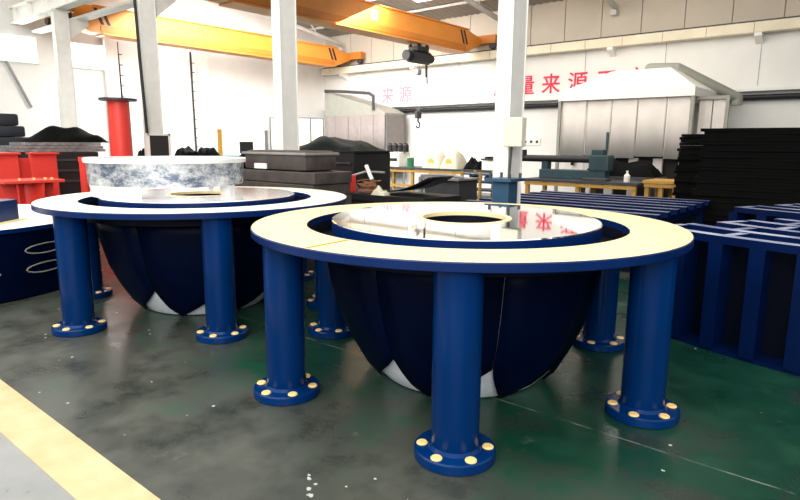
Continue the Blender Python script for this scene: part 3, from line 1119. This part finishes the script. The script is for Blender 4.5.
t = thing('press_machine', 'large black machine behind the grey steel bundle', 'machine', (-9.2, 7.55, 0))
mb = MB()
mb.box((0.90, 0.5, 0.72), (1.8, 1.0, 1.44), bevel=0.03)
mb.build('body', mat('machine_black', (0.010, 0.011, 0.012), 0.45, var=0.3), t)
mb = MB()
for zz in (0.85, 1.05, 1.25):
    mb.box((1.4, -0.02, zz), (0.7, 0.05, 0.03))
mb.build('ribs', DGREY, t)
MB().box((0.90, 0.5, 1.455), (1.9, 1.05, 0.03)).build('top_plate', BLACK, t)
o = tag(lump(1.7, 0.95, 0.23, 71, 0.4).build('tarp_heap', TARPG, smooth=True), 'dark green tarp heaped on the large black machine', 'tarp')
o.location = (-8.32, 8.05, 1.47)

t = bench('scrap_bench', 'low black bench with curled plates behind the near ring table', (-7.0, 6.35, 0), 2.1, 0.9, 0.86, BLACK, BLACK, th=0.1)
mb = MB()
n = 14
A, B = [], []
for i in range(n + 1):
    u = i / n
    xx = -0.48 + 0.96 * u
    zz = 0.03 + 0.24 * (u ** 2.2)
    A.append(mb.bm.verts.new((xx, -0.3, zz)))
    B.append(mb.bm.verts.new((xx, 0.3, zz)))
for i in range(n):
    mb.bm.faces.new((A[i], A[i + 1], B[i + 1], B[i]))
o = mb.build('curled_plate', mat('black_gloss', (0.012, 0.012, 0.014), 0.25), None, smooth=True)
md = o.modifiers.new('thick', 'SOLIDIFY')
md.thickness = 0.02
md.offset = 1
o.location = (-5.42, 6.8, 0.86)
tag(o, 'black curled steel plate on the low black bench', 'steel plate')
t = thing('fire_box', 'red box with a yellow stripe on the low black bench', 'box', (-6.55, 6.5, 0.86))
MB().box((0, 0, 0.13), (0.26, 0.2, 0.26), bevel=0.01).build('body', RED, t)
MB().box((0.01, -0.105, 0.13), (0.07, 0.012, 0.24)).build('stripe', mat('stripe_yellow', (0.8, 0.4, 0.03), 0.5), t)
mb = MB()
rnd = random.Random(5)
for k in range(14):
    a = rnd.uniform(0, 6.28)
    r = rnd.uniform(0.08, 0.2)
    pts = [(r * math.cos(a + q), r * math.sin(a + q), 0.015 + 0.012 * k + 0.01 * math.sin(3 * q)) for q in [j * 0.5 for j in range(9)]]
    mb.tube(pts, 0.008, 5)
o = tag(mb.build('wire_coil', RUST), 'rusty tangle of wire on the low black bench', 'wire')
o.location = (-6.16, 6.62, 0.868)
o = tag(MB().tube([(-6.10, 6.62, 1.06), (-6.15, 6.63, 1.12), (-6.24, 6.64, 1.27)], 0.03, 8).build('stick', HOODW, smooth=True), 'pale stick leaning out of the rusty wire tangle', 'stick')
t = thing('bent_bracket', 'bent grey wire frame on the low black bench', 'frame', (-6.75, 6.85, 0.86))
MB().tube([(0.3, -0.2, 0.05), (0.05, -0.1, 0.22), (0.3, 0, 0.30), (0.7, 0, 0.30)], 0.018, 8).build('bent_bar', GREYM, t, smooth=True)
o = tag(lump(0.42, 0.3, 0.13, 81, 0.5).build('cloth_scrap', BALE, smooth=True), 'crumpled pale cloth scrap at the front of the low bench', 'cloth')
o.location = (-5.75, 6.42, 0.86)
o.scale = (0.6, 0.5, 0.9)

# ------------------------------------------------------------------ far left: red steel, dark stacks
t = thing('red_stand', 'red pipe stand with a dark top flange at left', 'pipe stand', (-11.0, 5.15, 0))
MB().rod((0, 0, 0.03), (0, 0, 2.33), 0.195, 32, 0.185).build('pipe', RED, t, smooth=True)
MB().lathe([(0.0, 2.33), (0.32, 2.33), (0.32, 2.37), (0.0, 2.37)], 40).build('top_flange', DGREY, t, smooth=True)
MB().lathe([(0.0, 0.0), (0.34, 0.0), (0.34, 0.03), (0.0, 0.03)], 40).build('base_flange', RED, t, smooth=True)
t = thing('red_beam', 'red welded beam frame behind the film wrapped ring', 'beam', (-10.25, 4.12, 0))
MB().box((0, 0.75, 1.31), (0.22, 1.5, 0.08)).build('top_flange', RED, t)
MB().box((0, 0.75, 0.70), (0.03, 1.46, 1.15)).build('web', RED, t)
MB().box((0, 0.75, 0.06), (0.22, 1.5, 0.12)).build('bottom_flange', RED, t)
for yy in (0.02, 0.75, 1.48):
    MB().box((0, yy, 0.70), (0.20, 0.03, 1.15)).build('stiffener', RED, t)
t = thing('red_panel_support', 'red steel frame of two tall panels at the left edge', 'steel frame', (-11.6, 3.0, 0))
for y0, y1 in ((0.05, 0.60), (0.78, 1.20)):
    MB().box((0.1, (y0 + y1) / 2, 0.70), (0.10, y1 - y0, 1.40), bevel=0.01).build('panel', RED, t)
    MB().box((0.12, (y0 + y1) / 2, 1.395), (0.22, y1 - y0 + 0.04, 0.03)).build('top_plate', RED, t)
MB().box((-0.05, 0.68, 0.66), (0.06, 0.5, 1.3)).build('rear_plate', RED, t)
MB().box((0.18, 0.7, 0.30), (0.3, 1.3, 0.08)).build('base_beam', RED, t)
t = thing('red_gusset_stand', 'red stand with a bolted top flange and gussets, before the red frame', 'stand', (-10.6, 3.42, 0))
MB().box((0, 0, 0.98), (0.70, 0.86, 0.045), bevel=0.008).build('top_plate', RED, t)
MB().rod((0, 0, 0.0), (0, 0, 0.958), 0.16, 24).build('pipe', RED, t, smooth=True)
for a in (20, 80, 140, 200, 260, 320):
    mb = MB()
    mb.prism([(0.14, 0.10), (0.30, 0.10), (0.36, 0.955), (0.14, 0.955)], -0.012, 0.012, 'Y')
    o = mb.build('gusset', RED, t)
    o.rotation_euler = (0, 0, R(a))
for xx, yy in ((0.25, -0.1), (0.25, 0.1), (0.27, 0.15), (0.2, 0.02)):
    MB().rod((xx, yy * 1.8, 1.0), (xx, yy * 1.8, 1.035), 0.022, 8).build('bolt', CAP, t)

t = thing('black_crate', 'black crate behind the red stand, under grey planks', 'crate', (-12.7, 4.62, 0))
MB().box((0, 0, 0.70), (0.9, 1.30, 1.40), bevel=0.02).build('body', BLACK, t)
mb = MB()
for zz in (0.85, 1.05, 1.25):
    mb.box((0.455, 0, zz), (0.03, 1.2, 0.04))
mb.build('rib', DGREY, t)
for k in range(3):
    o = MB().box((0, 0, 0.03), (0.85, 1.75 - 0.2 * k, 0.055), bevel=0.005).build('grey_plank', mat('plank_grey', (0.28, 0.26, 0.26), 0.6, var=0.5, scale=9))
    o.location = (-12.7, 4.55 + 0.06 * k, 1.40 + 0.06 * k)
    tag(o, ('lowest', 'middle', 'top')[k] + ' grey plank lying on the black crate at far left', 'plank', 'planks on the black crate')
o = tag(lump(0.8, 1.35, 0.26, 91, 0.5).build('tarp_heap', TARP, smooth=True), 'black tarp heap on the grey planks at far left', 'tarp')
o.location = (-12.7, 4.85, 1.58)

zz = 0
spec = [(1.5, 0.9, 1.40, 'steel_crate', 'tall dark crate under the slab stack at the left edge', HOODW),
        (1.45, 0.85, 0.28, 'dark_slab', 'lowest dark slab of the stack at the left edge', DGREY),
        (0.8, 0.8, 0.22, 'dark_slab', 'second dark slab of the stack at the left edge', DGREY),
        (0.55, 0.7, 0.24, 'dark_slab', 'topmost dark slab of the stack at the left edge', DGREY)]
SLAB = mat('slab_blue_black', (0.018, 0.021, 0.030), 0.6, var=0.4, bump=0.3)
for i, (wy, wx, h, nm, lb, m) in enumerate(spec):
    if i == 0:
        t = thing(nm, lb, 'crate', (-14.0, 3.95, 0))
        MB().box((0, 0, 0.66), (wx, wy, 1.32), bevel=0.01).build('body', DGREY, t)
        MB().box((0, 0, 1.36), (wx + 0.08, wy + 0.25, 0.08)).build('lid', HOODW, t)
    else:
        o = MB().box((0, 0, h / 2), (wx, wy, h - 0.004), bevel=0.05).build(nm, SLAB, smooth=True)
        o.location = (-14.0, (4.03, 4.06, 4.10)[i - 1], zz)
        tag(o, lb, 'slab', 'dark slabs at the left edge')
    zz += h

# bench along the end wall behind the wrapped ring
t = bench('tool_bench', 'teal topped bench behind the film wrapped ring', (-12.7, 6.15, 0), 0.85, 3.7, 1.30, mat('teal_top', (0.12, 0.32, 0.32), 0.5), DGREY, stretch=False)
t = thing('framed_panel', 'white framed dark panel on posts before the third white column', 'panel', (-10.78, 5.53, 0))
for yy in (0.02, 0.44):
    MB().box((0, yy, 0.88), (0.05, 0.045, 1.76)).build('frame_post', HOODW, t)
MB().box((0, 0.23, 1.74), (0.05, 0.46, 0.04)).build('frame_top', HOODW, t)
MB().box((0, 0.23, 1.52), (0.03, 0.37, 0.40)).build('dark_panel', mat('panel_brown_black', (0.03, 0.025, 0.025), 0.4), t)
MB().box((0, 0.23, 1.28), (0.04, 0.37, 0.06)).build('cross_rail', HOODW, t)
for k, (yy, w) in enumerate(((7.17, 0.42), (7.66, 0.48))):
    o = tag(lump(0.4, w, 0.22 - 0.03 * k, 101 + k, 0.4).build('black_bag', TARP, smooth=True), ('left black bag lying on the teal bench', 'right black bag lying on the teal bench')[k], 'bag', 'black bags on the teal bench')
    o.location = (-12.2, yy, 1.30)
o = tag(lump(0.4, 0.35, 0.2, 111, 0.4).build('black_bag', TARP, smooth=True), 'black bag beside the red pipe stand, left of the framed panel', 'bag')
o.location = (-12.35, 6.25, 1.30)
o.scale = (0.8, 0.4, 1)
o = tag(MB().box((0, 0, 0.30), (0.05, 0.09, 0.6)).build('orange_bar', mat('orange_bar', (0.85, 0.42, 0.06), 0.5)), 'upright orange bar on the teal bench', 'bar')
o.location = (-12.2, 8.02, 1.30)
t = thing('monitor', 'small black monitor standing on the teal bench', 'monitor', (-12.2, 8.75, 1.30))
MB().box((0, 0, 0.18), (0.05, 0.36, 0.28), bevel=0.008).build('screen', BLACK, t)
MB().box((0, 0, 0.02), (0.16, 0.2, 0.04)).build('foot', BLACK, t)
o = tag(MB().rod((-12.2, 9.35, 1.30), (-12.2, 9.35, 1.9), 0.04, 10).build('grey_rod', GREYM), 'upright grey rod at the right end of the teal bench', 'rod')

# end wall posts, cables, brace
for k, (yy, lb) in enumerate(((8.35, 'white post on the end wall above the red pipe stand'), (11.35, 'white post on the end wall right of the thin black cable'))):
    o = MB().box((0, 0, 2.35), (0.18, 0.36, 4.7)).build('wall_post', COLW)
    o.location = (XE + 0.10, yy, 0)
    tag(o, lb, 'post', 'posts on the end wall')
for yy, z0, z1, lb in ((11.0, 1.3, 4.5, 'thin black cable with clips on the end wall'), (8.62, 2.8, 4.5, 'short black cable with clips beside the left wall post')):
    t = thing('clipped_cable', lb, 'cable', (XE + 0.06, yy, 0), 0, 'clipped cables on the end wall')
    MB().rod((0, 0, z0), (0, -0.03, z1), 0.03, 8).build('cable', BLACK, t)
    mb = MB()
    for i in range(int((z1 - z0) / 0.3)):
        mb.box((0, 0.04, z0 + 0.15 + 0.3 * i), (0.05, 0.10, 0.02))
    mb.build('clip', BLACK, t)
o = tag(MB().rod((XE + 0.06, 5.66, 3.65), (XE + 0.06, 6.15, 2.5), 0.035, 8).build('brace_bar', GREYM), 'slanting grey bar on the end wall below the left window', 'bar')
# notices and socket on the lettered wall
for (xa, xb, za, zb, lb) in ((-10.62, -10.2, 1.75, 2.15, 'white notice sheet on the wall left of the central column'),):
    o = tag(MB().box(((xa + xb) / 2, 16.985, (za + zb) / 2), (xb - xa, 0.02, zb - za)).build('notice_sheet', HOODW), lb, 'notice')
t = thing('wall_socket', 'small white socket plate with dark holes right of the central column', 'socket', (-8.9, 16.98, 1.68))
MB().box((0, 0, 0), (0.62, 0.03, 0.2), bevel=0.005).build('plate', HOODW, t)
for k in range(3):
    MB().rod((-0.2 + 0.2 * k, -0.025, 0), (-0.2 + 0.2 * k, 0.0, 0), 0.045, 12).build('socket_hole', BLACK, t)
o = tag(MB().rod((-7.5, 16.93, 1.0), (-7.45, 16.93, 2.7), 0.05, 8).build('wall_conduit', BLACK), 'vertical black conduit on the wall left of the white booth', 'pipe')
